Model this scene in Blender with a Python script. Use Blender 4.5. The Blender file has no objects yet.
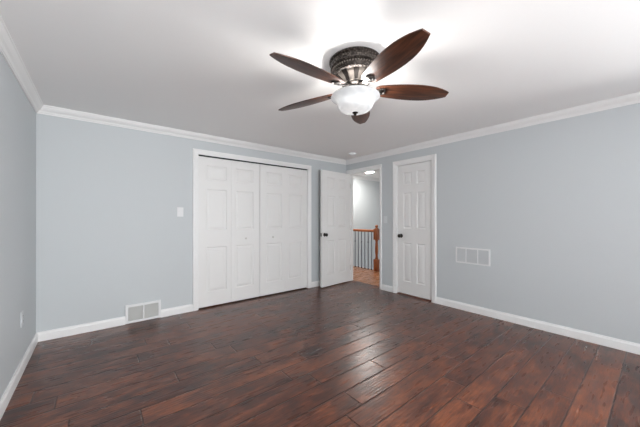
import bpy, bmesh, math, random
from mathutils import Vector, Matrix
random.seed(7)
S = bpy.context.scene
COL = S.collection
PI = math.pi

# ------------------------------------------------------------------ camera
CAM_H = 1.198
YAW = 38.88
F_PX, CY = 275.9, 217.76
cam = bpy.data.cameras.new('camera')
cam.sensor_fit = 'HORIZONTAL'; cam.sensor_width = 36.0
cam.lens = F_PX / 640 * 36.0
cam.shift_y = (CY - 213.5) / 640.0
cam.clip_start = 0.02
camo = bpy.data.objects.new('camera', cam); COL.objects.link(camo)
camo.location = (0, 0, CAM_H)
camo.rotation_euler = (math.radians(90), 0, math.radians(-YAW))
S.camera = camo

# ------------------------------------------------------------------ room numbers (metres)
XL, XR, YB, YF, H = -0.461, 3.702, 3.790, -1.90, 2.286
WT = 0.115                                  # wall thickness
FANX, FANY = 1.400, 1.345

# ------------------------------------------------------------------ world and light
w = bpy.data.worlds.new('sky'); S.world = w; w.use_nodes = True
bg = w.node_tree.nodes['Background']
bg.inputs[0].default_value = (0.80, 0.90, 1.0, 1); bg.inputs[1].default_value = 1.5

def area(name, loc, rot, sx, sy, power, col):
    l = bpy.data.lights.new(name, 'AREA'); l.shape = 'RECTANGLE'; l.size = sx; l.size_y = sy
    l.energy = power; l.color = col
    o = bpy.data.objects.new(name, l); COL.objects.link(o); o.location = loc; o.rotation_euler = rot
    return o
# daylight entering the window of the front wall and the one in the right wall, both behind the camera
WIN = [(-0.20, 1.00)]; RWIN = (-1.85, -0.75); WZ0, WZ1 = 0.75, 2.0; RZ0, RZ1 = 0.60, 1.70
area('window_daylight', (XR + 0.36, (RWIN[0] + RWIN[1]) / 2, (RZ0 + RZ1) / 2), (math.radians(74), 0, PI / 2), RWIN[1] - RWIN[0], RZ1 - RZ0, 175, (0.98, 0.99, 1.0))
for i, (a, b) in enumerate(WIN):
    area('window_daylight', ((a + b) / 2, YF - 0.36, (WZ0 + WZ1) / 2), (math.radians(112), 0, 0), b - a, WZ1 - WZ0, 138, (0.98, 0.99, 1.0))
# added unseen fill lamp in the stairwell, brightening the hall; no window there
area('stairwell_fill', (6.0, 2.35, 1.3), (PI / 2, 0, 0), 1.0, 1.6, 5, (0.96, 0.98, 1.0))

S.view_settings.view_transform = 'Standard'
S.view_settings.look = 'None'
S.view_settings.exposure = 0.14
S.view_settings.gamma = 1.0
S.view_settings.use_curve_mapping = False
S.cycles.max_bounces = 12
S.cycles.diffuse_bounces = 8
S.cycles.sample_clamp_indirect = 6

# ------------------------------------------------------------------ materials
class N:
    def __init__(s, name):
        s.m = bpy.data.materials.new(name); s.m.use_nodes = True
        s.t = s.m.node_tree; s.p = s.t.nodes['Principled BSDF']
    def n(s, typ, **kw):
        q = s.t.nodes.new(typ)
        for k, v in kw.items(): setattr(q, k, v)
        return q
    def l(s, a, b): s.t.links.new(a, b)
    def val(s, op, a, b=None, c=None):
        q = s.n('ShaderNodeMath', operation=op)
        for i, v in enumerate((a, b, c)):
            if v is None: continue
            if isinstance(v, (int, float)): q.inputs[i].default_value = v
            else: s.l(v, q.inputs[i])
        return q.outputs[0]

def simple(name, col, rough=0.5, metal=0.0, spec=0.5, noise=0.0, scale=40, bump=0.0, var=0.03):
    k = N(name); p = k.p
    p.inputs['Roughness'].default_value = rough; p.inputs['Metallic'].default_value = metal
    p.inputs['Specular IOR Level'].default_value = spec
    tc = k.n('ShaderNodeTexCoord'); nz = k.n('ShaderNodeTexNoise'); nz.inputs['Scale'].default_value = scale
    nz.inputs['Detail'].default_value = 4
    k.l(tc.outputs['Object'], nz.inputs['Vector'])
    mx = k.n('ShaderNodeMix', data_type='RGBA')
    mx.inputs[6].default_value = (*[c * (1 - var) for c in col], 1)
    mx.inputs[7].default_value = (*[min(1, c * (1 + var)) for c in col], 1)
    k.l(nz.outputs['Fac'], mx.inputs[0]); k.l(mx.outputs[2], p.inputs['Base Color'])
    if bump:
        b = k.n('ShaderNodeBump'); b.inputs['Strength'].default_value = bump; b.inputs['Distance'].default_value = 0.002
        k.l(nz.outputs['Fac'], b.inputs['Height']); k.l(b.outputs[0], p.inputs['Normal'])
    return k.m

M_WALL = simple('pale_blue_grey_paint', (0.540, 0.568, 0.582), 0.55, spec=0.25, scale=160, bump=0.12, var=0.012)
M_CEIL = simple('matt_white_ceiling_paint', (0.88, 0.88, 0.875), 0.8, spec=0.15, scale=120, bump=0.1, var=0.012)
M_TRIM = simple('white_trim_gloss', (0.80, 0.80, 0.795), 0.35, spec=0.4, scale=8, var=0.01)
M_DOOR = simple('white_door_paint', (0.76, 0.755, 0.745), 0.40, spec=0.4, scale=8, var=0.01)
M_PLATE = simple('white_plastic', (0.74, 0.745, 0.75), 0.35, scale=8, var=0.01)
M_GRILL = simple('off_white_register_enamel', (0.56, 0.56, 0.545), 0.45, scale=8, var=0.01)
M_PAINTED = simple('vent_painted_grey', (0.56, 0.575, 0.585), 0.5, scale=8, var=0.01)
M_SWITCH = simple('pale_grey_plastic', (0.62, 0.645, 0.66), 0.4, scale=8, var=0.01)
M_DARK = simple('dark_recess', (0.02, 0.02, 0.022), 0.9, spec=0.1)
M_VOID = simple('grey_duct', (0.16, 0.16, 0.155), 0.9, spec=0.1)
M_BRONZE = simple('dark_oiled_bronze', (0.035, 0.030, 0.027), 0.38, metal=0.85, scale=60, var=0.25)
M_KNOB = simple('antique_dark_nickel', (0.06, 0.055, 0.05), 0.28, metal=0.9, scale=60, var=0.2)
M_CHROME = simple('satin_nickel', (0.62, 0.60, 0.57), 0.3, metal=1.0, scale=30, var=0.05)
M_IRON = simple('grey_wrought_iron', (0.20, 0.215, 0.235), 0.5, metal=0.3, scale=60, var=0.15)
M_SHOE = simple('dark_iron_shoe', (0.03, 0.028, 0.028), 0.5, metal=0.5, scale=60, var=0.15)

def floor_mat(name, c_dark, c_mid, c_red, pw=0.168, off=0.367, rough=0.27, bump=1.0):
    k = N(name); p = k.p
    tc = k.n('ShaderNodeTexCoord'); sp = k.n('ShaderNodeSeparateXYZ'); k.l(tc.outputs['Object'], sp.inputs[0])
    X, Y = sp.outputs[0], sp.outputs[1]
    v = k.val('DIVIDE', k.val('SUBTRACT', Y, off), pw)
    row = k.val('FLOOR', v); fv = k.val('FRACT', v)
    wr = k.n('ShaderNodeTexWhiteNoise', noise_dimensions='1D'); k.l(row, wr.inputs['W'])
    u = k.val('DIVIDE', k.val('ADD', X, k.val('MULTIPLY', wr.outputs['Value'], 1.9)), 1.18)
    cel = k.val('FLOOR', u); fu = k.val('FRACT', u)
    cv = k.n('ShaderNodeCombineXYZ'); k.l(row, cv.inputs[0]); k.l(cel, cv.inputs[1])
    wp = k.n('ShaderNodeTexWhiteNoise', noise_dimensions='2D'); k.l(cv.outputs[0], wp.inputs['Vector'])
    # distance to the nearest seam, metres
    dv = k.val('MULTIPLY', k.val('MINIMUM', fv, k.val('SUBTRACT', 1.0, fv)), pw)
    du = k.val('MULTIPLY', k.val('MINIMUM', fu, k.val('SUBTRACT', 1.0, fu)), 1.18)
    dd = k.val('MINIMUM', dv, du)
    seam = k.n('ShaderNodeMapRange'); seam.inputs['From Min'].default_value = 0.0008; seam.inputs['From Max'].default_value = 0.0065
    k.l(dd, seam.inputs['Value'])
    # each plank has its own piece of grain
    offv = k.n('ShaderNodeVectorMath', operation='SCALE'); k.l(wp.outputs['Color'], offv.inputs[0]); offv.inputs['Scale'].default_value = 23.0
    addv = k.n('ShaderNodeVectorMath', operation='ADD'); k.l(tc.outputs['Object'], addv.inputs[0]); k.l(offv.outputs[0], addv.inputs[1])
    def stretched(sx, sy, scale, detail, dist=0.0, rough_=0.55):
        mp = k.n('ShaderNodeMapping'); mp.inputs['Scale'].default_value = (sx, sy, 1)
        k.l(addv.outputs[0], mp.inputs['Vector'])
        nz = k.n('ShaderNodeTexNoise'); nz.inputs['Scale'].default_value = scale; nz.inputs['Detail'].default_value = detail
        nz.inputs['Distortion'].default_value = dist; nz.inputs['Roughness'].default_value = rough_
        k.l(mp.outputs[0], nz.inputs['Vector']); return nz.outputs['Fac']
    blot = stretched(1.0, 2.0, 4.6, 7, 0.4, 0.66)
    grain = stretched(1.0, 11.0, 6.0, 6, 0.5, 0.65)
    fine = stretched(1.0, 12.0, 16.0, 5, 0.6, 0.7)
    ramp = k.n('ShaderNodeValToRGB'); e = ramp.color_ramp.elements
    e[0].position = 0.37; e[0].color = (*c_dark, 1); e[1].position = 0.64; e[1].color = (*c_red, 1)
    m_ = ramp.color_ramp.elements.new(0.5); m_.color = (*c_mid, 1)
    mixv = k.val('ADD', k.val('MULTIPLY', blot, 0.62), k.val('MULTIPLY', grain, 0.38))
    mixv = k.val('ADD', mixv, k.val('MULTIPLY', k.val('SUBTRACT', wp.outputs['Value'], 0.5), 0.12))
    k.l(mixv, ramp.inputs[0])
    fl = k.n('ShaderNodeMapRange'); fl.inputs['From Min'].default_value = 0.3; fl.inputs['From Max'].default_value = 0.62
    fl.inputs['To Min'].default_value = 0.42; fl.inputs['To Max'].default_value = 1.26
    k.l(fine, fl.inputs['Value'])
    sm = k.n('ShaderNodeMapRange'); sm.inputs['To Min'].default_value = 0.28
    k.l(seam.outputs[0], sm.inputs['Value'])
    sc = k.n('ShaderNodeVectorMath', operation='SCALE'); k.l(ramp.outputs[0], sc.inputs[0])
    k.l(k.val('MULTIPLY', fl.outputs[0], sm.outputs[0]), sc.inputs['Scale'])
    k.l(sc.outputs[0], p.inputs['Base Color'])
    # hand-scraped ripples along the boards
    ripn = stretched(0.35, 1.0, 3.0, 2, 0.0)
    amp = k.n('ShaderNodeMapRange'); amp.inputs['From Min'].default_value = 0.42; amp.inputs['From Max'].default_value = 0.62
    k.l(ripn, amp.inputs['Value'])
    mpw = k.n('ShaderNodeMapping'); mpw.inputs['Scale'].default_value = (0.16, 1, 1); k.l(addv.outputs[0], mpw.inputs['Vector'])
    wv = k.n('ShaderNodeTexWave', bands_direction='Y'); wv.inputs['Scale'].default_value = 14.0
    wv.inputs['Distortion'].default_value = 3.0; wv.inputs['Detail'].default_value = 0.5; wv.inputs['Detail Scale'].default_value = 1.2
    k.l(mpw.outputs[0], wv.inputs['Vector'])
    rip = k.val('MULTIPLY', k.val('MULTIPLY', wv.outputs['Fac'], amp.outputs[0]), 0.00045)
    soft = stretched(1.0, 7.0, 5.0, 1, 0.2)
    hgt = k.val('ADD', k.val('ADD', rip, k.val('MULTIPLY', soft, 0.0005)), k.val('MULTIPLY', seam.outputs[0], 0.0022))
    b = k.n('ShaderNodeBump'); b.inputs['Strength'].default_value = bump; b.inputs['Distance'].default_value = 1.0
    k.l(hgt, b.inputs['Height']); k.l(b.outputs[0], p.inputs['Normal'])
    rr = k.n('ShaderNodeMapRange'); rr.inputs['To Min'].default_value = rough - 0.05; rr.inputs['To Max'].default_value = rough + 0.10
    k.l(soft, rr.inputs['Value']); k.l(rr.outputs[0], p.inputs['Roughness'])
    p.inputs['Specular IOR Level'].default_value = 0.45
    p.inputs['Coat Weight'].default_value = 0.22; p.inputs['Coat Roughness'].default_value = 0.33
    k.l(b.outputs[0], p.inputs['Coat Normal'])
    return k.m
M_FLOOR = floor_mat('hand_scraped_red_brown_laminate', (0.024, 0.0085, 0.0060), (0.090, 0.0262, 0.0130), (0.205, 0.062, 0.0250))
M_HFLOOR = floor_mat('orange_oak_boards', (0.34, 0.13, 0.055), (0.46, 0.19, 0.085), (0.58, 0.27, 0.12), pw=0.057, off=0.0, rough=0.25, bump=0.3)

def wood_mat(name, dark, light, rough=0.35, axis='X', scale=6):
    k = N(name); p = k.p; tc = k.n('ShaderNodeTexCoord'); mp = k.n('ShaderNodeMapping')
    mp.inputs['Scale'].default_value = {'X': (1, 9, 9), 'Y': (9, 1, 9), 'Z': (9, 9, 1)}[axis]
    nz = k.n('ShaderNodeTexNoise'); nz.inputs['Scale'].default_value = scale; nz.inputs['Detail'].default_value = 6; nz.inputs['Distortion'].default_value = 0.6
    rp = k.n('ShaderNodeValToRGB'); e = rp.color_ramp.elements
    e[0].position = 0.35; e[0].color = (*dark, 1); e[1].position = 0.68; e[1].color = (*light, 1)
    k.l(tc.outputs['Object'], mp.inputs[0]); k.l(mp.outputs[0], nz.inputs['Vector']); k.l(nz.outputs['Fac'], rp.inputs[0])
    k.l(rp.outputs[0], p.inputs['Base Color']); p.inputs['Roughness'].default_value = rough
    return k.m
M_BLADE = wood_mat('dark_walnut_blade', (0.026, 0.010, 0.006), (0.115, 0.040, 0.019), 0.36, 'X', 5)
M_OAK = wood_mat('honey_oak', (0.30, 0.078, 0.022), (0.52, 0.165, 0.05), 0.35, 'Z', 4)
M_OAKY = wood_mat('honey_oak_rail', (0.30, 0.078, 0.022), (0.52, 0.165, 0.05), 0.35, 'Y', 4)
M_SILL = wood_mat('red_brown_threshold', (0.10, 0.03, 0.018), (0.24, 0.085, 0.05), 0.35, 'Y', 5)

def housing_mat():
    k = N('embossed_pewter_bronze'); p = k.p
    tc = k.n('ShaderNodeTexCoord'); vo = k.n('ShaderNodeTexVoronoi'); vo.inputs['Scale'].default_value = 75
    k.l(tc.outputs['Object'], vo.inputs['Vector'])
    rp = k.n('ShaderNodeValToRGB'); e = rp.color_ramp.elements
    e[0].position = 0.1; e[0].color = (0.12, 0.100, 0.086, 1); e[1].position = 0.6; e[1].color = (0.028, 0.022, 0.019, 1)
    k.l(vo.outputs['Distance'], rp.inputs[0]); k.l(rp.outputs[0], p.inputs['Base Color'])
    p.inputs['Metallic'].default_value = 0.7; p.inputs['Roughness'].default_value = 0.42
    b = k.n('ShaderNodeBump'); b.inputs['Strength'].default_value = 0.8; b.inputs['Distance'].default_value = 0.004; b.invert = True
    k.l(vo.outputs['Distance'], b.inputs['Height']); k.l(b.outputs[0], p.inputs['Normal'])
    return k.m
M_HOUS = housing_mat()
M_PEWTER = simple('brushed_pewter', (0.20, 0.172, 0.15), 0.5, metal=0.55, scale=40, var=0.2)

def glass_bowl_mat():
    k = N('frosted_white_glass'); p = k.p
    tr = k.n('ShaderNodeBsdfTranslucent'); tr.inputs[0].default_value = (0.86, 0.86, 0.86, 1)
    nz = k.n('ShaderNodeTexNoise'); nz.inputs['Scale'].default_value = 9; nz.inputs['Distortion'].default_value = 1.5
    tc = k.n('ShaderNodeTexCoord'); k.l(tc.outputs['Object'], nz.inputs['Vector'])
    rp = k.n('ShaderNodeValToRGB'); e = rp.color_ramp.elements
    e[0].position = 0.3; e[0].color = (0.52, 0.54, 0.56, 1); e[1].position = 0.7; e[1].color = (0.66, 0.67, 0.68, 1)
    k.l(nz.outputs['Fac'], rp.inputs[0]); k.l(rp.outputs[0], p.inputs['Base Color'])
    p.inputs['Roughness'].default_value = 0.2
    mx = k.n('ShaderNodeMixShader'); mx.inputs[0].default_value = 0.19
    k.l(p.outputs[0], mx.inputs[1]); k.l(tr.outputs[0], mx.inputs[2])
    k.l(mx.outputs[0], k.t.nodes['Material Output'].inputs[0])
    return k.m
M_BOWL = glass_bowl_mat()
def glow(name, col, s):
    k = N(name); k.p.inputs['Base Color'].default_value = (0.8, 0.8, 0.8, 1)
    k.p.inputs['Emission Color'].default_value = (*col, 1); k.p.inputs['Emission Strength'].default_value = s
    return k.m
M_HALLGLOW = glow('lit_diffuser', (1.0, 0.97, 0.92), 165.0)
def pane_mat():
    k = N('clear_window_glass'); k.p.inputs['Base Color'].default_value = (1, 1, 1, 1)
    k.p.inputs['Roughness'].default_value = 0.0; k.p.inputs['Transmission Weight'].default_value = 1.0
    k.p.inputs['IOR'].default_value = 1.02
    return k.m
M_PANE = pane_mat()

# ------------------------------------------------------------------ mesh helpers
def BM(): return bmesh.new()
def obj(name, bm, mat, parent=None, smooth=False, loc=(0, 0, 0), rot=(0, 0, 0)):
    bmesh.ops.recalc_face_normals(bm, faces=bm.faces)
    me = bpy.data.meshes.new(name); bm.to_mesh(me); bm.free()
    if smooth:
        for p in me.polygons: p.use_smooth = True
        me.set_sharp_from_angle(angle=math.radians(40))
    me.materials.append(mat)
    o = bpy.data.objects.new(name, me); COL.objects.link(o)
    o.location = loc; o.rotation_euler = rot
    if parent: o.parent = parent
    return o
def thing(name, loc=(0, 0, 0), rot=(0, 0, 0)):
    o = bpy.data.objects.new(name, None); COL.objects.link(o); o.location = loc; o.rotation_euler = rot
    o.empty_display_size = 0.1
    return o
def tag(o, label=None, cat=None, group=None, kind=None):
    if label: o['label'] = label
    if cat: o['category'] = cat
    if group: o['group'] = group
    if kind: o['kind'] = kind
    return o
def struct(o, label, cat): return tag(o, label, cat, kind='structure')
def box(bm, x0, x1, y0, y1, z0, z1, bev=0.0):
    r = bmesh.ops.create_cube(bm, size=1.0)
    vs = r['verts']
    for v in vs:
        v.co = Vector(((x0 + x1) / 2 + v.co.x * (x1 - x0), (y0 + y1) / 2 + v.co.y * (y1 - y0), (z0 + z1) / 2 + v.co.z * (z1 - z0)))
    if bev:
        es = list({e for v in vs for e in v.link_edges})
        bmesh.ops.bevel(bm, geom=es, offset=bev, segments=2, affect='EDGES', profile=0.5)
def lathe(bm, prof, seg=48, M=None, close=True):
    M = M or Matrix.Identity(4); rings = []
    for r, z in prof:
        if r < 1e-6: rings.append([bm.verts.new(M @ Vector((0, 0, z)))])
        else: rings.append([bm.verts.new(M @ Vector((r * math.cos(2 * PI * i / seg), r * math.sin(2 * PI * i / seg), z))) for i in range(seg)])
    for a, b in zip(rings, rings[1:]):
        for i in range(seg):
            j = (i + 1) % seg
            if len(a) == 1 and len(b) == 1: continue
            if len(a) == 1: bm.faces.new((a[0], b[i], b[j]))
            elif len(b) == 1: bm.faces.new((a[i], a[j], b[0]))
            else: bm.faces.new((a[i], a[j], b[j], b[i]))
    if close:
        for rg in (rings[0], rings[-1]):
            if len(rg) > 2: bm.faces.new(rg)
def sweep(bm, stations, prof, place):
    """prof points (u, d); stations carry data; place(station, u, d) -> Vector"""
    rows = [[bm.verts.new(place(s, u, d)) for (u, d) in prof] for s in stations]
    n = len(prof)
    for a, b in zip(rows, rows[1:]):
        for i in range(n):
            j = (i + 1) % n
            bm.faces.new((a[i], a[j], b[j], b[i]))
    bm.faces.new(rows[0]); bm.faces.new(rows[-1])

# ------------------------------------------------------------------ room shell
def wall_rects(u0, u1, z0, z1, holes):
    """cut holes (ua, ub, za, zb) out of a wall; returns rectangles"""
    out = []; us = sorted(holes); cur = u0
    for a, b, za, zb in us:
        if a > cur: out.append((cur, a, z0, z1))
        if zb < z1: out.append((a, b, zb, z1))
        if za > z0: out.append((a, b, z0, za))
        cur = b
    if cur < u1: out.append((cur, u1, z0, z1))
    return out

CL0, CL1, CLT = 1.012, 2.797, 2.022           # closet opening
D0, D1, DT = 2.050, 2.657, 2.032              # closed door opening (along y on right wall)
E0, E1 = 2.978, 3.733                         # doorway to the hall

bm = BM()
for a, b, c, d in wall_rects(XL - WT, XR + WT, 0, H, [(CL0, CL1, 0, CLT)]): box(bm, a, b, YB, YB + WT, c, d)
struct(obj('wall_back', bm, M_WALL), 'pale blue-grey wall with the wide white closet', 'wall')
bm = BM()
for a, b, c, d in wall_rects(YF - WT, YB, 0, H, [(RWIN[0], RWIN[1], RZ0, RZ1), (D0, D1, 0, DT), (E0, E1, 0, DT)]): box(bm, XR, XR + WT, a, b, c, d)
struct(obj('wall_right', bm, M_WALL), 'pale blue-grey wall with the doorway and the closed narrow door', 'wall')
bm = BM(); box(bm, XL - WT, XL, YF - WT, YB, 0, H)
struct(obj('wall_left', bm, M_WALL), 'pale blue-grey wall at the left edge of the photo', 'wall')
bm = BM()
for a, b, c, d in wall_rects(XL, XR, 0, H, [(p, q, WZ0, WZ1) for p, q in WIN]): box(bm, a, b, YF - WT, YF, c, d)
struct(obj('wall_front', bm, M_WALL), 'pale blue-grey wall with two windows behind the camera', 'wall')
bm = BM(); box(bm, XL - WT, XR + WT, YF - WT, YB + WT, -0.10, 0)
struct(obj('floor', bm, M_FLOOR), 'dark red-brown hand-scraped plank floor of the bedroom', 'floor')
bm = BM(); box(bm, XL - WT, XR + WT, YF - WT, YB + WT, H, H + 0.12)
struct(obj('ceiling', bm, M_CEIL), 'white flat ceiling carrying the fan', 'ceiling')

# windows
WDEF = [(((WIN[0][0] + WIN[0][1]) / 2, YF - 0.06, WZ0), 0, (WIN[0][1] - WIN[0][0]) / 2, 'white sash window in the front wall behind the camera'),
        ((XR + 0.06, (RWIN[0] + RWIN[1]) / 2, RZ0), PI / 2, (RWIN[1] - RWIN[0]) / 2, 'white sash window in the right wall behind the camera')]
for i, (loc, rz, hw, lab) in enumerate(WDEF):
    t = thing('window_%d' % (i + 1), loc, (0, 0, rz))
    struct(t, lab, 'window')
    hh = (WZ1 - WZ0) if i == 0 else (RZ1 - RZ0)
    bm = BM()
    box(bm, -hw, hw, -0.03, 0.03, 0, 0.05); box(bm, -hw, hw, -0.03, 0.03, hh - 0.05, hh)
    box(bm, -hw, -hw + 0.05, -0.03, 0.03, 0.05, hh - 0.05); box(bm, hw - 0.05, hw, -0.03, 0.03, 0.05, hh - 0.05)
    box(bm, -hw + 0.05, hw - 0.05, -0.02, 0.02, hh / 2 - 0.02, hh / 2 + 0.02)
    obj('window_frame', bm, M_TRIM, t)
    bm = BM(); box(bm, -hw - 0.07, hw + 0.07, 0.06, 0.10, -0.03, 0.0, 0.004); obj('window_sill', bm, M_TRIM, t)

# closet interior and the space behind the closed door
bm = BM()
box(bm, CL0 - 0.1, CL1 + 0.1, YB + 0.62, YB + 0.66, 0, H); box(bm, CL0 - 0.14, CL0 - 0.1, YB + WT, YB + 0.66, 0, H)
box(bm, CL1 + 0.1, CL1 + 0.14, YB + WT, YB + 0.66, 0, H)
struct(obj('wall_closet', bm, M_WALL), 'inner walls of the closet behind the white bifold doors', 'wall')
bm = BM(); box(bm, CL0 - 0.14, CL1 + 0.14, YB + WT, YB + 0.66, -0.1, -0.001)
struct(obj('floor_closet', bm, M_DARK), 'floor inside the closet', 'floor')
bm = BM(); box(bm, CL0 - 0.14, CL1 + 0.14, YB + WT, YB + 0.66, H, H + 0.1)
struct(obj('ceiling_closet', bm, M_CEIL), 'ceiling inside the closet', 'ceiling')

# hall and stairwell
HX0, HX1, SX1 = XR + WT, 4.98, 6.7
HYB, HYF = 4.98, 2.2
bm = BM()
box(bm, XR + WT, SX1 + 0.1, HYB, HYB + 0.1, -1.6, H)                # end wall
struct(obj('wall_hall_back', bm, M_WALL), 'pale grey-blue wall at the end of the hall behind the railing', 'wall')
bm = BM(); box(bm, SX1, SX1 + 0.1, HYF, HYB, -1.6, H)
struct(obj('wall_hall_right', bm, M_WALL), 'wall on the far side of the stairwell', 'wall')
bm = BM(); box(bm, XR + WT, SX1, HYF - 0.1, HYF, -1.6, H)
struct(obj('wall_hall_front', bm, M_WALL), 'near end wall of the hall', 'wall')
bm = BM(); box(bm, XR + 0.005, HX0, YB + WT, HYB, 0, H)
struct(obj('wall_hall_left', bm, M_WALL), 'hall wall beside the doorway', 'wall')
bm = BM(); box(bm, HX0, HX1, HYF, HYB, -0.25, 0)
struct(obj('floor_hall', bm, M_HFLOOR), 'orange oak plank floor of the hall beyond the doorway', 'floor')
bm = BM(); box(bm, HX1, SX1, HYF, HYB, -1.7, -1.6)
struct(obj('floor_stairwell', bm, M_HFLOOR), 'lower floor at the bottom of the stairwell', 'floor')
bm = BM(); box(bm, HX0, SX1, HYF, HYB, H, H + 0.12)
struct(obj('ceiling_hall', bm, M_CEIL), 'white ceiling of the hall beyond the doorway', 'ceiling')

# ------------------------------------------------------------------ mouldings
CROWN = [(0, 0), (0.056, 0), (0.056, 0.010), (0.050, 0.013), (0.046, 0.024), (0.034, 0.040), (0.022, 0.050), (0.016, 0.060),
         (0.016, 0.066), (0.010, 0.070), (0.010, 0.079), (0, 0.079)]
BASE = [(0, 0), (0.014, 0), (0.014, 0.068), (0.011, 0.076), (0.008, 0.082), (0.007, 0.091), (0, 0.091)]
def run_y(bm, wall_y, sign, xa, xb, prof, top, ma=0, mb=0):
    # prof (p away from the wall, d down from top / up from floor); ma/mb: mitre at ends
    pl = lambda s, u, d: Vector((s[0] + s[1] * u, wall_y + sign * u, (H - d) if top else d))
    sweep(bm, [(xa, ma), (xb, mb)], prof, pl)
def run_x(bm, wall_x, sign, ya, yb, prof, top, ma=0, mb=0):
    pl = lambda s, u, d: Vector((wall_x + sign * u, s[0] + s[1] * u, (H - d) if top else d))
    sweep(bm, [(ya, ma), (yb, mb)], prof, pl)
bm = BM(); run_y(bm, YB, -1, XL, XR, CROWN, True, 1, -1)
struct(obj('trim_1', bm, M_TRIM), 'white crown moulding above the closet wall', 'crown moulding')
bm = BM(); run_x(bm, XR, -1, YF, YB, CROWN, True, 1, -1)
struct(obj('trim_2', bm, M_TRIM), 'white crown moulding along the top of the right wall', 'crown moulding')
bm = BM(); run_x(bm, XL, 1, YF, YB, CROWN, True, 1, -1)
struct(obj('trim_3', bm, M_TRIM), 'white crown moulding along the top of the left wall', 'crown moulding')
bm = BM(); run_y(bm, YF, 1, XL, XR, CROWN, True, 1, -1)
struct(obj('trim_4', bm, M_TRIM), 'white crown moulding on the wall behind the camera', 'crown moulding')
bm = BM(); run_y(bm, HYB, -1, HX0, SX1, CROWN, True, 0, 0)
struct(obj('trim_5', bm, M_TRIM), 'white crown moulding on the hall wall behind the railing', 'crown moulding')

VX0, VX1 = 0.243, 0.592                        # low register on the back wall
bm = BM(); run_y(bm, YB, -1, XL, VX0, BASE, False, 1, 0); run_y(bm, YB, -1, VX1, 0.952, BASE, False); run_y(bm, YB, -1, 2.866, XR, BASE, False, 0, -1)
struct(obj('baseboard_back', bm, M_TRIM), 'white baseboard of the closet wall', 'baseboard')
bm = BM(); run_x(bm, XR, -1, YF, 1.985, BASE, False, 1, 0); run_x(bm, XR, -1, 2.725, 2.948, BASE, False)
struct(obj('baseboard_right', bm, M_TRIM), 'white baseboard of the right wall', 'baseboard')
bm = BM(); run_x(bm, XL, 1, YF, YB, BASE, False, 1, -1)
struct(obj('baseboard_left', bm, M_TRIM), 'white baseboard of the left wall', 'baseboard')
bm = BM(); run_y(bm, YF, 1, XL, XR, BASE, False, 1, -1)
struct(obj('baseboard_front', bm, M_TRIM), 'white baseboard of the wall behind the camera', 'baseboard')
bm = BM(); run_y(bm, HYB, -1, HX0, HX1, BASE, False)
struct(obj('baseboard_hall', bm, M_TRIM), 'white baseboard at the end of the hall', 'baseboard')

CAS = [(0.0, -0.002), (0.0, 0.008), (0.006, 0.011), (0.018, 0.012), (0.030, 0.016), (0.044, 0.018), (0.056, 0.018), (0.064, 0.014), (0.066, 0.008), (0.066, -0.002)]
def casing(bm, axis, plane, a, b, top, left=True):
    st = [(a, 0.0, -1, 0), (a, top, -1, 1), (b, top, 1, 1), (b, 0.0, 1, 0)]
    wl = 1.0
    if axis == 'y': pl = lambda s, u, d: Vector((s[0] + s[2] * u, plane - d, s[1] + s[3] * u))
    else: pl = lambda s, u, d: Vector((plane - d, s[0] + s[2] * u, s[1] + s[3] * u))
    sweep(bm, st, CAS, pl)
JB = 0.012
bm = BM(); casing(bm, 'y', YB, CL0 + 0.004, CL1 - 0.004, CLT + 0.002)
box(bm, CL0, CL0 + JB, YB - 0.002, YB + WT, 0, CLT); box(bm, CL1 - JB, CL1, YB - 0.002, YB + WT, 0, CLT); box(bm, CL0 + JB, CL1 - JB, YB + 0.05, YB + WT, CLT - JB, CLT)
struct(obj('trim_6', bm, M_TRIM), 'white casing around the wide bifold closet', 'door casing')
bm = BM(); casing(bm, 'x', XR, D0 + 0.004, D1 - 0.004, DT - 0.002)
box(bm, XR - 0.002, XR + WT, D0, D0 + JB, 0, DT); box(bm, XR - 0.002, XR + WT, D1 - JB, D1, 0, DT); box(bm, XR - 0.002, XR + WT, D0 + JB, D1 - JB, DT - JB, DT)
struct(obj('trim_7', bm, M_TRIM), 'white casing around the closed narrow door', 'door casing')
bm = BM()
# doorway casing: right leg and head full width, left leg squeezed into the room corner
st = [(E1 - 0.004, 0.0, 0.80, 0), (E1 - 0.004, DT - 0.002, 0.80, 1), (E0 + 0.004, DT - 0.002, -0.62, 1), (E0 + 0.004, 0.0, -0.62, 0)]
sweep(bm, st, CAS, lambda s, u, d: Vector((XR - d, s[0] + s[2] * u, s[1] + s[3] * u)))
box(bm, XR - 0.002, XR + WT, E0, E0 + JB, 0, DT); box(bm, XR - 0.002, XR + WT, E1 - JB, E1, 0, DT); box(bm, XR - 0.002, XR + WT, E0 + JB, E1 - JB, DT - JB, DT)
box(bm, XR + 0.045, XR + 0.057, E1 - JB - 0.012, E1 - JB, 0, DT - JB)
struct(obj('trim_8', bm, M_TRIM), 'white casing and jamb around the open doorway to the hall', 'door casing')
bm = BM(); box(bm, XR + 0.004, XR + WT, D0 + JB, D1 - JB, 0.0, 0.008, 0.002)
struct(obj('trim_9', bm, M_SILL), 'red-brown wooden threshold under the closed narrow door', 'threshold')

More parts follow.
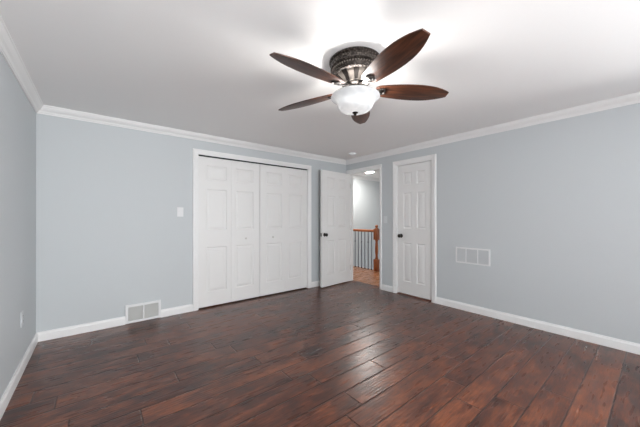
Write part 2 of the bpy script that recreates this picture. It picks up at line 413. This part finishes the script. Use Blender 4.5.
# ------------------------------------------------------------------ doors
def door_bm(w_, h_, t_, cols, rows, both=True):
    """slab x 0..w, z 0..h, front face at y=0, back at y=t; raised panels at cols x rows"""
    bm = BM()
    xs = sorted({0.0, w_, *[v for c in cols for v in c]}); zs = sorted({0.0, h_, *[v for r in rows for v in r]})
    def face_side(y0, sg):
        V = {(i, j): bm.verts.new((x, y0, z)) for i, x in enumerate(xs) for j, z in enumerate(zs)}
        for i in range(len(xs) - 1):
            for j in range(len(zs) - 1):
                q = [V[i, j], V[i + 1, j], V[i + 1, j + 1], V[i, j + 1]]
                isp = (xs[i], xs[i + 1]) in cols and (zs[j], zs[j + 1]) in rows
                if not isp: bm.faces.new(q); continue
                prev = q
                for ins, dep in ((0.004, 0.004), (0.010, 0.0085), (0.016, 0.0085), (0.040, 0.0025), (0.044, 0.002)):
                    x0, x1, z0, z1 = xs[i] + ins, xs[i + 1] - ins, zs[j] + ins, zs[j + 1] - ins
                    y = y0 + sg * dep
                    cur = [bm.verts.new((x0, y, z0)), bm.verts.new((x1, y, z0)), bm.verts.new((x1, y, z1)), bm.verts.new((x0, y, z1))]
                    for k in range(4): bm.faces.new((prev[k], prev[(k + 1) % 4], cur[(k + 1) % 4], cur[k]))
                    prev = cur
                bm.faces.new(prev)
        return V
    A = face_side(0.0, 1); B = face_side(t_, -1)
    nx, nz = len(xs) - 1, len(zs) - 1
    for i in range(nx):
        bm.faces.new((A[i, 0], A[i + 1, 0], B[i + 1, 0], B[i, 0])); bm.faces.new((A[i, nz], A[i + 1, nz], B[i + 1, nz], B[i, nz]))
    for j in range(nz):
        bm.faces.new((A[0, j], A[0, j + 1], B[0, j + 1], B[0, j])); bm.faces.new((A[nx, j], A[nx, j + 1], B[nx, j + 1], B[nx, j]))
    return bm
def knob_bm(direction):
    """knob sticking out along local -y (direction=-1) or +y"""
    bm = BM(); M = Matrix.Rotation(PI / 2 if direction < 0 else -PI / 2, 4, 'X')
    lathe(bm, [(0, 0.0), (0.030, 0.0), (0.032, 0.004), (0.028, 0.009), (0.013, 0.011), (0.011, 0.030), (0.018, 0.036), (0.027, 0.045), (0.029, 0.054), (0.024, 0.063), (0.012, 0.067), (0, 0.068)], 24, M, close=False)
    return bm

# bifold closet doors: two pairs of leaves
LZ0 = 0.016; LZ1 = 2.000
rows = [(0.205 - LZ0, 0.805 - LZ0), (1.032 - LZ0, 1.580 - LZ0), (1.709 - LZ0, 1.898 - LZ0)]
x0, x1 = CL0 + JB + 0.004, CL1 - JB - 0.004
xm = 1.902
for n, (a, b, lab) in enumerate(((x0, xm - 0.004, 'left-hand pair of white six-panel bifold closet doors'), (xm + 0.004, x1, 'right-hand pair of white six-panel bifold closet doors'))):
    t = thing('door_%d' % (n + 1), (a, YB + 0.010, LZ0)); struct(t, lab, 'closet door')
    lw = (b - a - 0.0015) / 2
    for s in (0, 1):
        bmd = door_bm(lw, LZ1 - LZ0, 0.030, [(0.100, lw - 0.064) if s == 0 else (0.064, lw - 0.100)], rows)
        obj('leaf', bmd, M_DOOR, t, loc=(s * (lw + 0.0015), 0, 0))
    kx = (1.672 - a) if n == 0 else (2.116 - a)
    bm = BM(); lathe(bm, [(0, 0), (0.006, 0), (0.006, 0.012), (0.013, 0.018), (0.014, 0.024), (0.009, 0.029), (0, 0.030)], 20, Matrix.Rotation(PI / 2, 4, 'X'), close=False)
    k = obj('knob', bm, M_CHROME, t, smooth=True, loc=(kx, 0.0, 0.90 - LZ0)); k['label'] = 'small round silver knob'
bm = BM(); box(bm, CL0 + JB, CL1 - JB, YB + 0.006, YB + 0.044, CLT - 0.008, CLT, 0.001)
struct(obj('trim_10', bm, M_DARK), 'dark metal sliding track above the bifold doors', 'track')

# closed narrow door on the right wall
dz0 = 0.020
lw = D1 - D0 - 2 * JB - 0.006
t = thing('door_3', (XR + 0.022, D1 - JB - 0.003, dz0), (0, 0, -PI / 2)); struct(t, 'closed narrow white six-panel door with a dark knob in the right wall', 'door')
prow = lambda z: [(0.208 - z, 0.810 - z), (1.034 - z, 1.584 - z), (1.712 - z, 1.902 - z)]
obj('leaf', door_bm(lw, 2.016 - dz0, 0.035, [(0.104, 0.245), (0.335, lw - 0.104)], prow(dz0)), M_DOOR, t)
obj('knob', knob_bm(-1), M_KNOB, t, smooth=True, loc=(0.062, 0, 0.915 - dz0))
# open door to the hall, hinged by the room corner
ang = math.radians(5.0)
LW = 0.734
t = thing('door_4', (XR - 0.014, E1 - JB - 0.003, 0.014), (0, 0, ang)); struct(t, 'open white six-panel door swung back against the closet wall', 'door')
bmd = door_bm(LW, 2.014 - 0.014, 0.035, [(0.120, 0.324), (0.408, 0.612)], prow(0.014))
lf = obj('leaf', bmd, M_DOOR, t, loc=(-LW, -0.035, 0))
obj('knob', knob_bm(-1), M_KNOB, t, smooth=True, loc=(-LW + 0.062, -0.035, 0.907 - 0.014))
bm = BM(); M = Matrix.Rotation(-PI / 2, 4, 'X'); lathe(bm, [(0, 0.0), (0.030, 0.0), (0.030, 0.006), (0.011, 0.009), (0.011, 0.024), (0.022, 0.030), (0.024, 0.038), (0.012, 0.044), (0, 0.045)], 24, M, close=False)
obj('knob', bm, M_KNOB, t, smooth=True, loc=(-LW + 0.062, 0.0, 0.907 - 0.014))
bm = BM(); box(bm, -0.003, 0.001, -0.012, 0.012, -0.028, 0.028); box(bm, -0.010, -0.003, -0.006, 0.006, -0.008, 0.008)
obj('latch', bm, M_KNOB, t, loc=(-LW, -0.0175, 0.907 - 0.014))
for hz in (0.25, 1.0, 1.78):
    bm = BM(); lathe(bm, [(0, -0.045), (0.006, -0.045), (0.006, 0.045), (0, 0.045)], 12, close=False)
    obj('hinge', bm, M_CHROME, t, smooth=True, loc=(0.004, -0.041, hz))

# ------------------------------------------------------------------ ceiling fan
fan = thing('ceiling_fan', (FANX, FANY, H))
tag(fan, 'flush-mounted ceiling fan with five dark walnut blades and a lit white glass bowl', 'ceiling fan')
Z = lambda z: z - H
bm = BM()
lathe(bm, [(0.0, 0.0), (0.176, 0.0), (0.180, -0.005), (0.180, -0.014), (0.174, -0.019), (0.170, -0.022), (0.171, -0.036), (0.168, -0.048), (0.172, -0.052), (0.172, -0.059),
           (0.163, -0.064), (0.160, -0.067), (0.160, -0.080), (0.155, -0.093), (0.158, -0.097), (0.156, -0.103), (0.146, -0.108), (0.138, -0.110), (0.0, -0.110)], 72, close=False)
hs = obj('motor_housing', bm, M_HOUS, fan, smooth=True)
bm = BM()                                      # beaded ring around the housing
for i in range(56):
    a = 2 * PI * i / 56
    bmesh.ops.create_icosphere(bm, subdivisions=1, radius=0.0062, matrix=Matrix.Translation((0.1625 * math.cos(a), 0.1625 * math.sin(a), -0.0735)))
obj('beaded_band', bm, M_PEWTER, hs, smooth=True)
bm = BM()
lathe(bm, [(0.0, -0.108), (0.136, -0.108), (0.134, -0.114), (0.118, -0.124), (0.100, -0.138), (0.088, -0.152), (0.084, -0.160), (0.0, -0.160)], 60, close=False)
o = obj('lower_housing', bm, M_PEWTER, fan, smooth=True)
bm = BM()                                      # dark flutes between the pewter panels
for i in range(10):
    a = 2 * PI * i / 10 + 0.2; M = Matrix.Rotation(a, 4, 'Z')
    pr = [(0.1385, -0.109), (0.122, -0.1245), (0.104, -0.1385), (0.0925, -0.152), (0.0885, -0.160)]
    ws = [0.020, 0.017, 0.014, 0.012, 0.011]
    rws = [[bm.verts.new(M @ Vector((r_ + dx, sy * w_, z_))) for dx, sy in ((0.002, -1), (0.004, 0), (0.002, 1), (-0.012, 1), (-0.012, -1))] for (r_, z_), w_ in zip(pr, ws)]
    for a_, b_ in zip(rws, rws[1:]):
        for k in range(5): bm.faces.new((a_[k], a_[(k + 1) % 5], b_[(k + 1) % 5], b_[k]))
    bm.faces.new(rws[0]); bm.faces.new(rws[-1])
obj('fluting', bm, M_BRONZE, o, smooth=True)
bm = BM(); lathe(bm, [(0, -0.158), (0.074, -0.158), (0.076, -0.164), (0.070, -0.172), (0.050, -0.178), (0.046, -0.190), (0.052, -0.198), (0.050, -0.206), (0.044, -0.212), (0.044, -0.232), (0, -0.232)], 48, close=False)
obj('switch_housing', bm, M_BRONZE, fan, smooth=True)
bm = BM(); lathe(bm, [(0, -0.23), (0.006, -0.23), (0.006, -0.352), (0, -0.352)], 12, close=False)
obj('centre_rod', bm, M_BRONZE, fan, smooth=True)

def blade_bm():
    bm = BM(); n = 26; r0, r1 = 0.142, 0.668
    top, bot = [], []
    def half(s):
        # half-width along the blade, s = 0 root .. 1 tip
        W = 0.080
        base = 0.050 + (W - 0.050) * math.sin(min(1, s / 0.55) * PI / 2)
        if s > 0.55: base = W * (1 - 0.68 * ((s - 0.55) / 0.45) ** 2.3)
        if s < 0.06: base *= 0.72 + 0.28 * math.sqrt(s / 0.06)
        return base
    pts = [(r0 + (r1 - r0) * (i / n), half(i / n)) for i in range(n + 1)]
    th = 0.004
    rows = []
    for x, hw in pts:
        hw = max(hw, 0.011)
        rows.append([bm.verts.new((x, -hw, -th + 0.001)), bm.verts.new((x, -hw + 0.003, -th)), bm.verts.new((x, hw - 0.003, -th)), bm.verts.new((x, hw, -th + 0.001)),
                     bm.verts.new((x, hw, th - 0.001)), bm.verts.new((x, hw - 0.003, th)), bm.verts.new((x, -hw + 0.003, th)), bm.verts.new((x, -hw, th - 0.001))])
    for a, b in zip(rows, rows[1:]):
        for i in range(8): bm.faces.new((a[i], a[(i + 1) % 8], b[(i + 1) % 8], b[i]))
    bm.faces.new(rows[0]); bm.faces.new(rows[-1])
    return bm
PITCH = math.radians(-13)
bl_me = br_me = md_me = None
for kk in range(5):
    a = math.radians(181.97 - 72 * kk)
    ez = Matrix.Rotation(a, 4, 'Z'); px = Matrix.Rotation(PITCH, 4, 'X')
    if kk == 0:
        blade = obj('blade', blade_bm(), M_BLADE, fan, smooth=True)
        bm = BM()                              # cast arm with a round medallion screwed under the blade root
        lathe(bm, [(0, -0.0135), (0.010, -0.0125), (0.015, -0.0085), (0.020, -0.0085), (0.025, -0.0140), (0.031, -0.0125), (0.034, -0.007), (0.033, -0.004), (0, -0.004)], 28, Matrix.Translation((0.184, 0, 0)), close=False)
        for (xa, wa, za), (xb, wb, zb) in zip([(0.050, 0.016, 0.020), (0.085, 0.013, 0.013), (0.120, 0.014, -0.004), (0.145, 0.020, -0.008)], [(0.085, 0.013, 0.013), (0.120, 0.014, -0.004), (0.145, 0.020, -0.008), (0.180, 0.014, -0.0075)]):
            v = [bm.verts.new(c) for c in ((xa, -wa, za - .004), (xa, wa, za - .004), (xa, wa, za + .004), (xa, -wa, za + .004), (xb, -wb, zb - .003), (xb, wb, zb - .003), (xb, wb, zb + .003), (xb, -wb, zb + .003))]
            for q in ((0, 1, 2, 3), (4, 5, 6, 7), (0, 1, 5, 4), (1, 2, 6, 5), (2, 3, 7, 6), (3, 0, 4, 7)): bm.faces.new([v[i] for i in q])
        brk = obj('blade_bracket', bm, M_BRONZE, blade, smooth=True)
        bo, ko = blade, brk
    else:
        bo = blade.copy(); COL.objects.link(bo); bo.parent = fan
        ko = brk.copy(); COL.objects.link(ko); ko.parent = bo
    tilt = Matrix.Rotation(math.radians(0.8), 4, 'Y')
    bo.matrix_local = Matrix.Translation((0, 0, Z(2.092))) @ ez @ tilt @ px
# glass bowl
bm = BM()
outer = [(0.168, 2.041), (0.170, 2.036), (0.163, 2.028), (0.149, 2.018), (0.136, 2.005), (0.128, 1.992), (0.123, 1.978), (0.115, 1.963), (0.099, 1.949), (0.070, 1.938), (0.038, 1.933), (0.008, 1.932)]
inner = [(r - 0.005 if r > 0.01 else r, z + 0.005) for r, z in reversed(outer)]
lathe(bm, [(r, Z(z)) for r, z in outer + inner + [outer[0]]], 64, close=False)
bowl = obj('glass_bowl', bm, M_BOWL, fan, smooth=True)
bmesh_f = BM(); lathe(bmesh_f, [(0, Z(1.934)), (0.019, Z(1.934)), (0.021, Z(1.930)), (0.016, Z(1.926)), (0.008, Z(1.923)), (0.010, Z(1.918)), (0.007, Z(1.913)), (0, Z(1.911))], 24, close=False)
fi = obj('finial', bmesh_f, M_BRONZE, bowl, smooth=True); fi['label'] = 'dark bronze finial under the bowl'
# bulbs inside the bowl
for i in range(3):
    a = math.radians(100 + 120 * i)
    l = bpy.data.lights.new('fan_bulb', 'POINT'); l.energy = 5.2; l.color = (1.0, 0.97, 0.93); l.shadow_soft_size = 0.022
    o = bpy.data.objects.new('fan_bulb_light', l); COL.objects.link(o); o.parent = fan
    o.location = (0.032 * math.cos(a), 0.032 * math.sin(a), Z(2.012))

# ------------------------------------------------------------------ fittings
# low register beside the closet
t = thing('floor_register', ((VX0 + VX1) / 2, YB, 0.0)); tag(t, 'white metal air register low on the wall beside the closet', 'vent')
vw, vh = (VX1 - VX0) / 2, 0.212
bm = BM()
box(bm, -vw, vw, -0.016, 0, 0.004, 0.030, 0.002); box(bm, -vw, vw, -0.016, 0, vh - 0.026, vh, 0.002)
box(bm, -vw, -vw + 0.026, -0.016, 0, 0.030, vh - 0.026, 0.002); box(bm, vw - 0.026, vw, -0.016, 0, 0.030, vh - 0.026, 0.002)
box(bm, -0.007, 0.007, -0.015, 0, 0.030, vh - 0.026)
obj('frame', bm, M_PLATE, t)
for s in (-1, 1):
    bm = BM(); xa, xb = sorted((s * 0.007, s * (vw - 0.026)))
    box(bm, xa, xb, -0.004, -0.001, 0.030, vh - 0.026)
    for i in range(15):
        z = 0.035 + i * 0.0105
        v = [bm.verts.new(c) for c in ((xa, -0.012, z), (xb, -0.012, z), (xb, -0.004, z + 0.007), (xa, -0.004, z + 0.007), (xa, -0.012, z - 0.0015), (xb, -0.012, z - 0.0015), (xb, -0.004, z + 0.0055), (xa, -0.004, z + 0.0055))]
        for q in ((0, 1, 2, 3), (7, 6, 5, 4), (0, 4, 5, 1), (3, 2, 6, 7), (0, 3, 7, 4), (1, 5, 6, 2)): bm.faces.new([v[k] for k in q])
    obj('louvre_grille', bm, M_GRILL, t)
# return-air grille on the right wall
t = thing('wall_vent', (XR, 1.511, 0.609), (0, 0, -PI / 2)); tag(t, 'painted three-section air vent grille on the right wall', 'vent')
gw, gh = 0.206, 0.205
bm = BM()
box(bm, -gw, gw, -0.010, 0, 0, 0.018, 0.002); box(bm, -gw, gw, -0.010, 0, gh - 0.018, gh, 0.002)
box(bm, -gw, -gw + 0.018, -0.010, 0, 0.018, gh - 0.018); box(bm, gw - 0.018, gw, -0.010, 0, 0.018, gh - 0.018)
for xx in (-0.075, 0.065): box(bm, xx - 0.006, xx + 0.006, -0.010, 0, 0.018, gh - 0.018)
obj('frame', bm, M_PLATE, t)
for xa, xb in ((-gw + 0.018, -0.081), (-0.069, 0.059), (0.071, gw - 0.018)):
    bm = BM(); box(bm, xa, xb, -0.003, -0.001, 0.018, gh - 0.018)
    for i in range(12):
        z = 0.023 + i * 0.0138
        v = [bm.verts.new(c) for c in ((xa, -0.009, z), (xb, -0.009, z), (xb, -0.003, z + 0.010), (xa, -0.003, z + 0.010), (xa, -0.009, z - 0.0015), (xb, -0.009, z - 0.0015), (xb, -0.003, z + 0.0085), (xa, -0.003, z + 0.0085))]
        for q in ((0, 1, 2, 3), (7, 6, 5, 4), (0, 4, 5, 1), (3, 2, 6, 7), (0, 3, 7, 4), (1, 5, 6, 2)): bm.faces.new([v[k] for k in q])
    obj('louvre_grille', bm, M_PAINTED, t)
# switches and outlet
def switch(loc, rz, label, outlet=False, M_PLATE=M_PLATE):
    t = thing('power_outlet' if outlet else 'light_switch', loc, (0, 0, rz)); tag(t, label, 'outlet' if outlet else 'light switch')
    bm = BM(); box(bm, -0.036, 0.036, -0.006, 0, -0.058, 0.058, 0.002); obj('cover_plate', bm, M_PLATE, t)
    if outlet:
        for s in (-1, 1):
            bm = BM(); lathe(bm, [(0, 0), (0.017, 0), (0.017, 0.008), (0, 0.008)], 20, Matrix.Translation((0, 0, s * 0.020)) @ Matrix.Rotation(PI / 2, 4, 'X'), close=False)
            f = obj('socket', bm, M_PLATE, t)
            bm = BM(); box(bm, -0.008, -0.006, -0.0088, -0.007, s * 0.020 - 0.002, s * 0.020 + 0.008); box(bm, 0.006, 0.008, -0.0088, -0.007, s * 0.020 - 0.002, s * 0.020 + 0.008); box(bm, -0.002, 0.002, -0.0088, -0.007, s * 0.020 - 0.011, s * 0.020 - 0.007)
            obj('slots', bm, M_DARK, f)
    else:
        bm = BM(); box(bm, -0.005, 0.005, -0.015, -0.005, -0.002, 0.012, 0.001); obj('toggle', bm, M_PLATE, t)
    return t
switch((0.806, YB, 1.270), 0, 'small white light switch on the wall left of the closet')
switch((XR, 2.868, 1.168), -PI / 2, 'pale light switch between the open doorway and the closed narrow door', M_PLATE=M_SWITCH)
switch((XL, 3.13, 0.41), PI / 2, 'white power outlet low on the left wall', True, M_SWITCH)
# smoke detector
t = thing('smoke_detector', (3.36, 3.29, H)); tag(t, 'small round white smoke detector on the ceiling near the room corner', 'smoke detector')
bm = BM(); lathe(bm, [(0, 0), (0.064, 0), (0.064, -0.010), (0.060, -0.024), (0.048, -0.032), (0, -0.033)], 36, close=False); obj('body', bm, M_PLATE, t, smooth=True)
bm = BM(); lathe(bm, [(0, -0.033), (0.018, -0.033), (0.016, -0.037), (0, -0.037)], 24, close=False); obj('test_button', bm, M_PLATE, t, smooth=True)

# ------------------------------------------------------------------ hall: railing and ceiling light
RX = 4.915
t = thing('stair_railing', (RX, 4.055, 0)); tag(t, 'honey oak stair railing with grey iron balusters beyond the open doorway', 'railing')
bm = BM()
def sq(bm, hw, z0, z1, b=0.004): box(bm, -hw, hw, -hw, hw, z0, z1, b)
sq(bm, 0.051, 0.0, 0.26); sq(bm, 0.051, 0.70, 0.945)
lathe(bm, [(0.0, 0.26), (0.040, 0.26), (0.034, 0.275), (0.040, 0.285), (0.030, 0.300), (0.026, 0.34), (0.034, 0.42), (0.036, 0.50), (0.028, 0.64), (0.026, 0.66), (0.038, 0.672), (0.032, 0.684), (0.040, 0.70), (0.0, 0.70)], 24, close=False)
lathe(bm, [(0.0, 0.945), (0.040, 0.945), (0.046, 0.957), (0.030, 0.966), (0.020, 0.974), (0.026, 0.985), (0.034, 1.000), (0.034, 1.012), (0.024, 1.030), (0.010, 1.040), (0, 1.042)], 24, close=False)
obj('newel_post', bm, M_OAK, t, smooth=True)
bm = BM()
prof = [(-0.028, 0.0), (0.028, 0.0), (0.030, 0.014), (0.024, 0.022), (0.030, 0.036), (0.022, 0.050), (0.008, 0.056), (-0.008, 0.056), (-0.022, 0.050), (-0.030, 0.036), (-0.024, 0.022), (-0.030, 0.014)]
sweep(bm, [0.040, HYB - 4.055 - 0.002], prof, lambda s, u, d: Vector((u, s, 0.868 + d)))
obj('handrail', bm, M_OAKY, t, smooth=True)
first = None
for i in range(8):
    y = 0.145 + i * 0.104
    if i < 2:
        bm = BM(); sqb = 0.0075
        box(bm, -sqb, sqb, -sqb, sqb, 0, 0.870)
        if i == 0: plain = obj('baluster', bm, M_IRON, t); bo = plain
        else:
            lathe(bm, [(0, 0.60), (0.008, 0.60), (0.016, 0.612), (0.017, 0.63), (0.016, 0.648), (0.008, 0.66), (0, 0.66)], 12, close=False)
            knot = obj('baluster', bm, M_IRON, t); bo = knot
        bm = BM(); lathe(bm, [(0, 0), (0.018, 0), (0.017, 0.012), (0.010, 0.024), (0, 0.024)], 4, Matrix.Rotation(PI / 4, 4, 'Z'), close=False)
        sh = obj('shoe', bm, M_SHOE, bo); 
        if i == 0: shoe = sh
    else:
        bo = (plain if i % 2 == 0 else knot).copy(); COL.objects.link(bo); bo.parent = t
        sh = shoe.copy(); COL.objects.link(sh); sh.parent = bo
    bo.location = (0, y, 0)
bm = BM(); box(bm, HX1 - 0.0, HX1 + 0.018, HYF, HYB, -0.24, 0.0)
struct(obj('trim_11', bm, M_TRIM), 'white fascia board along the stairwell edge of the hall floor', 'fascia')
t = thing('hall_ceiling_light', (4.98, 4.36, H)); tag(t, 'lit round white flush ceiling light in the hall', 'ceiling light')
bm = BM(); lathe(bm, [(0, 0), (0.140, 0), (0.140, -0.010), (0.128, -0.012), (0.128, -0.008), (0, -0.008)], 40, close=False); obj('rim', bm, M_TRIM, t, smooth=True)
bm = BM(); lathe(bm, [(0, -0.008), (0.127, -0.008), (0.127, -0.011), (0.11, -0.014), (0, -0.016)], 40, close=False); obj('diffuser', bm, M_HALLGLOW, t, smooth=True)
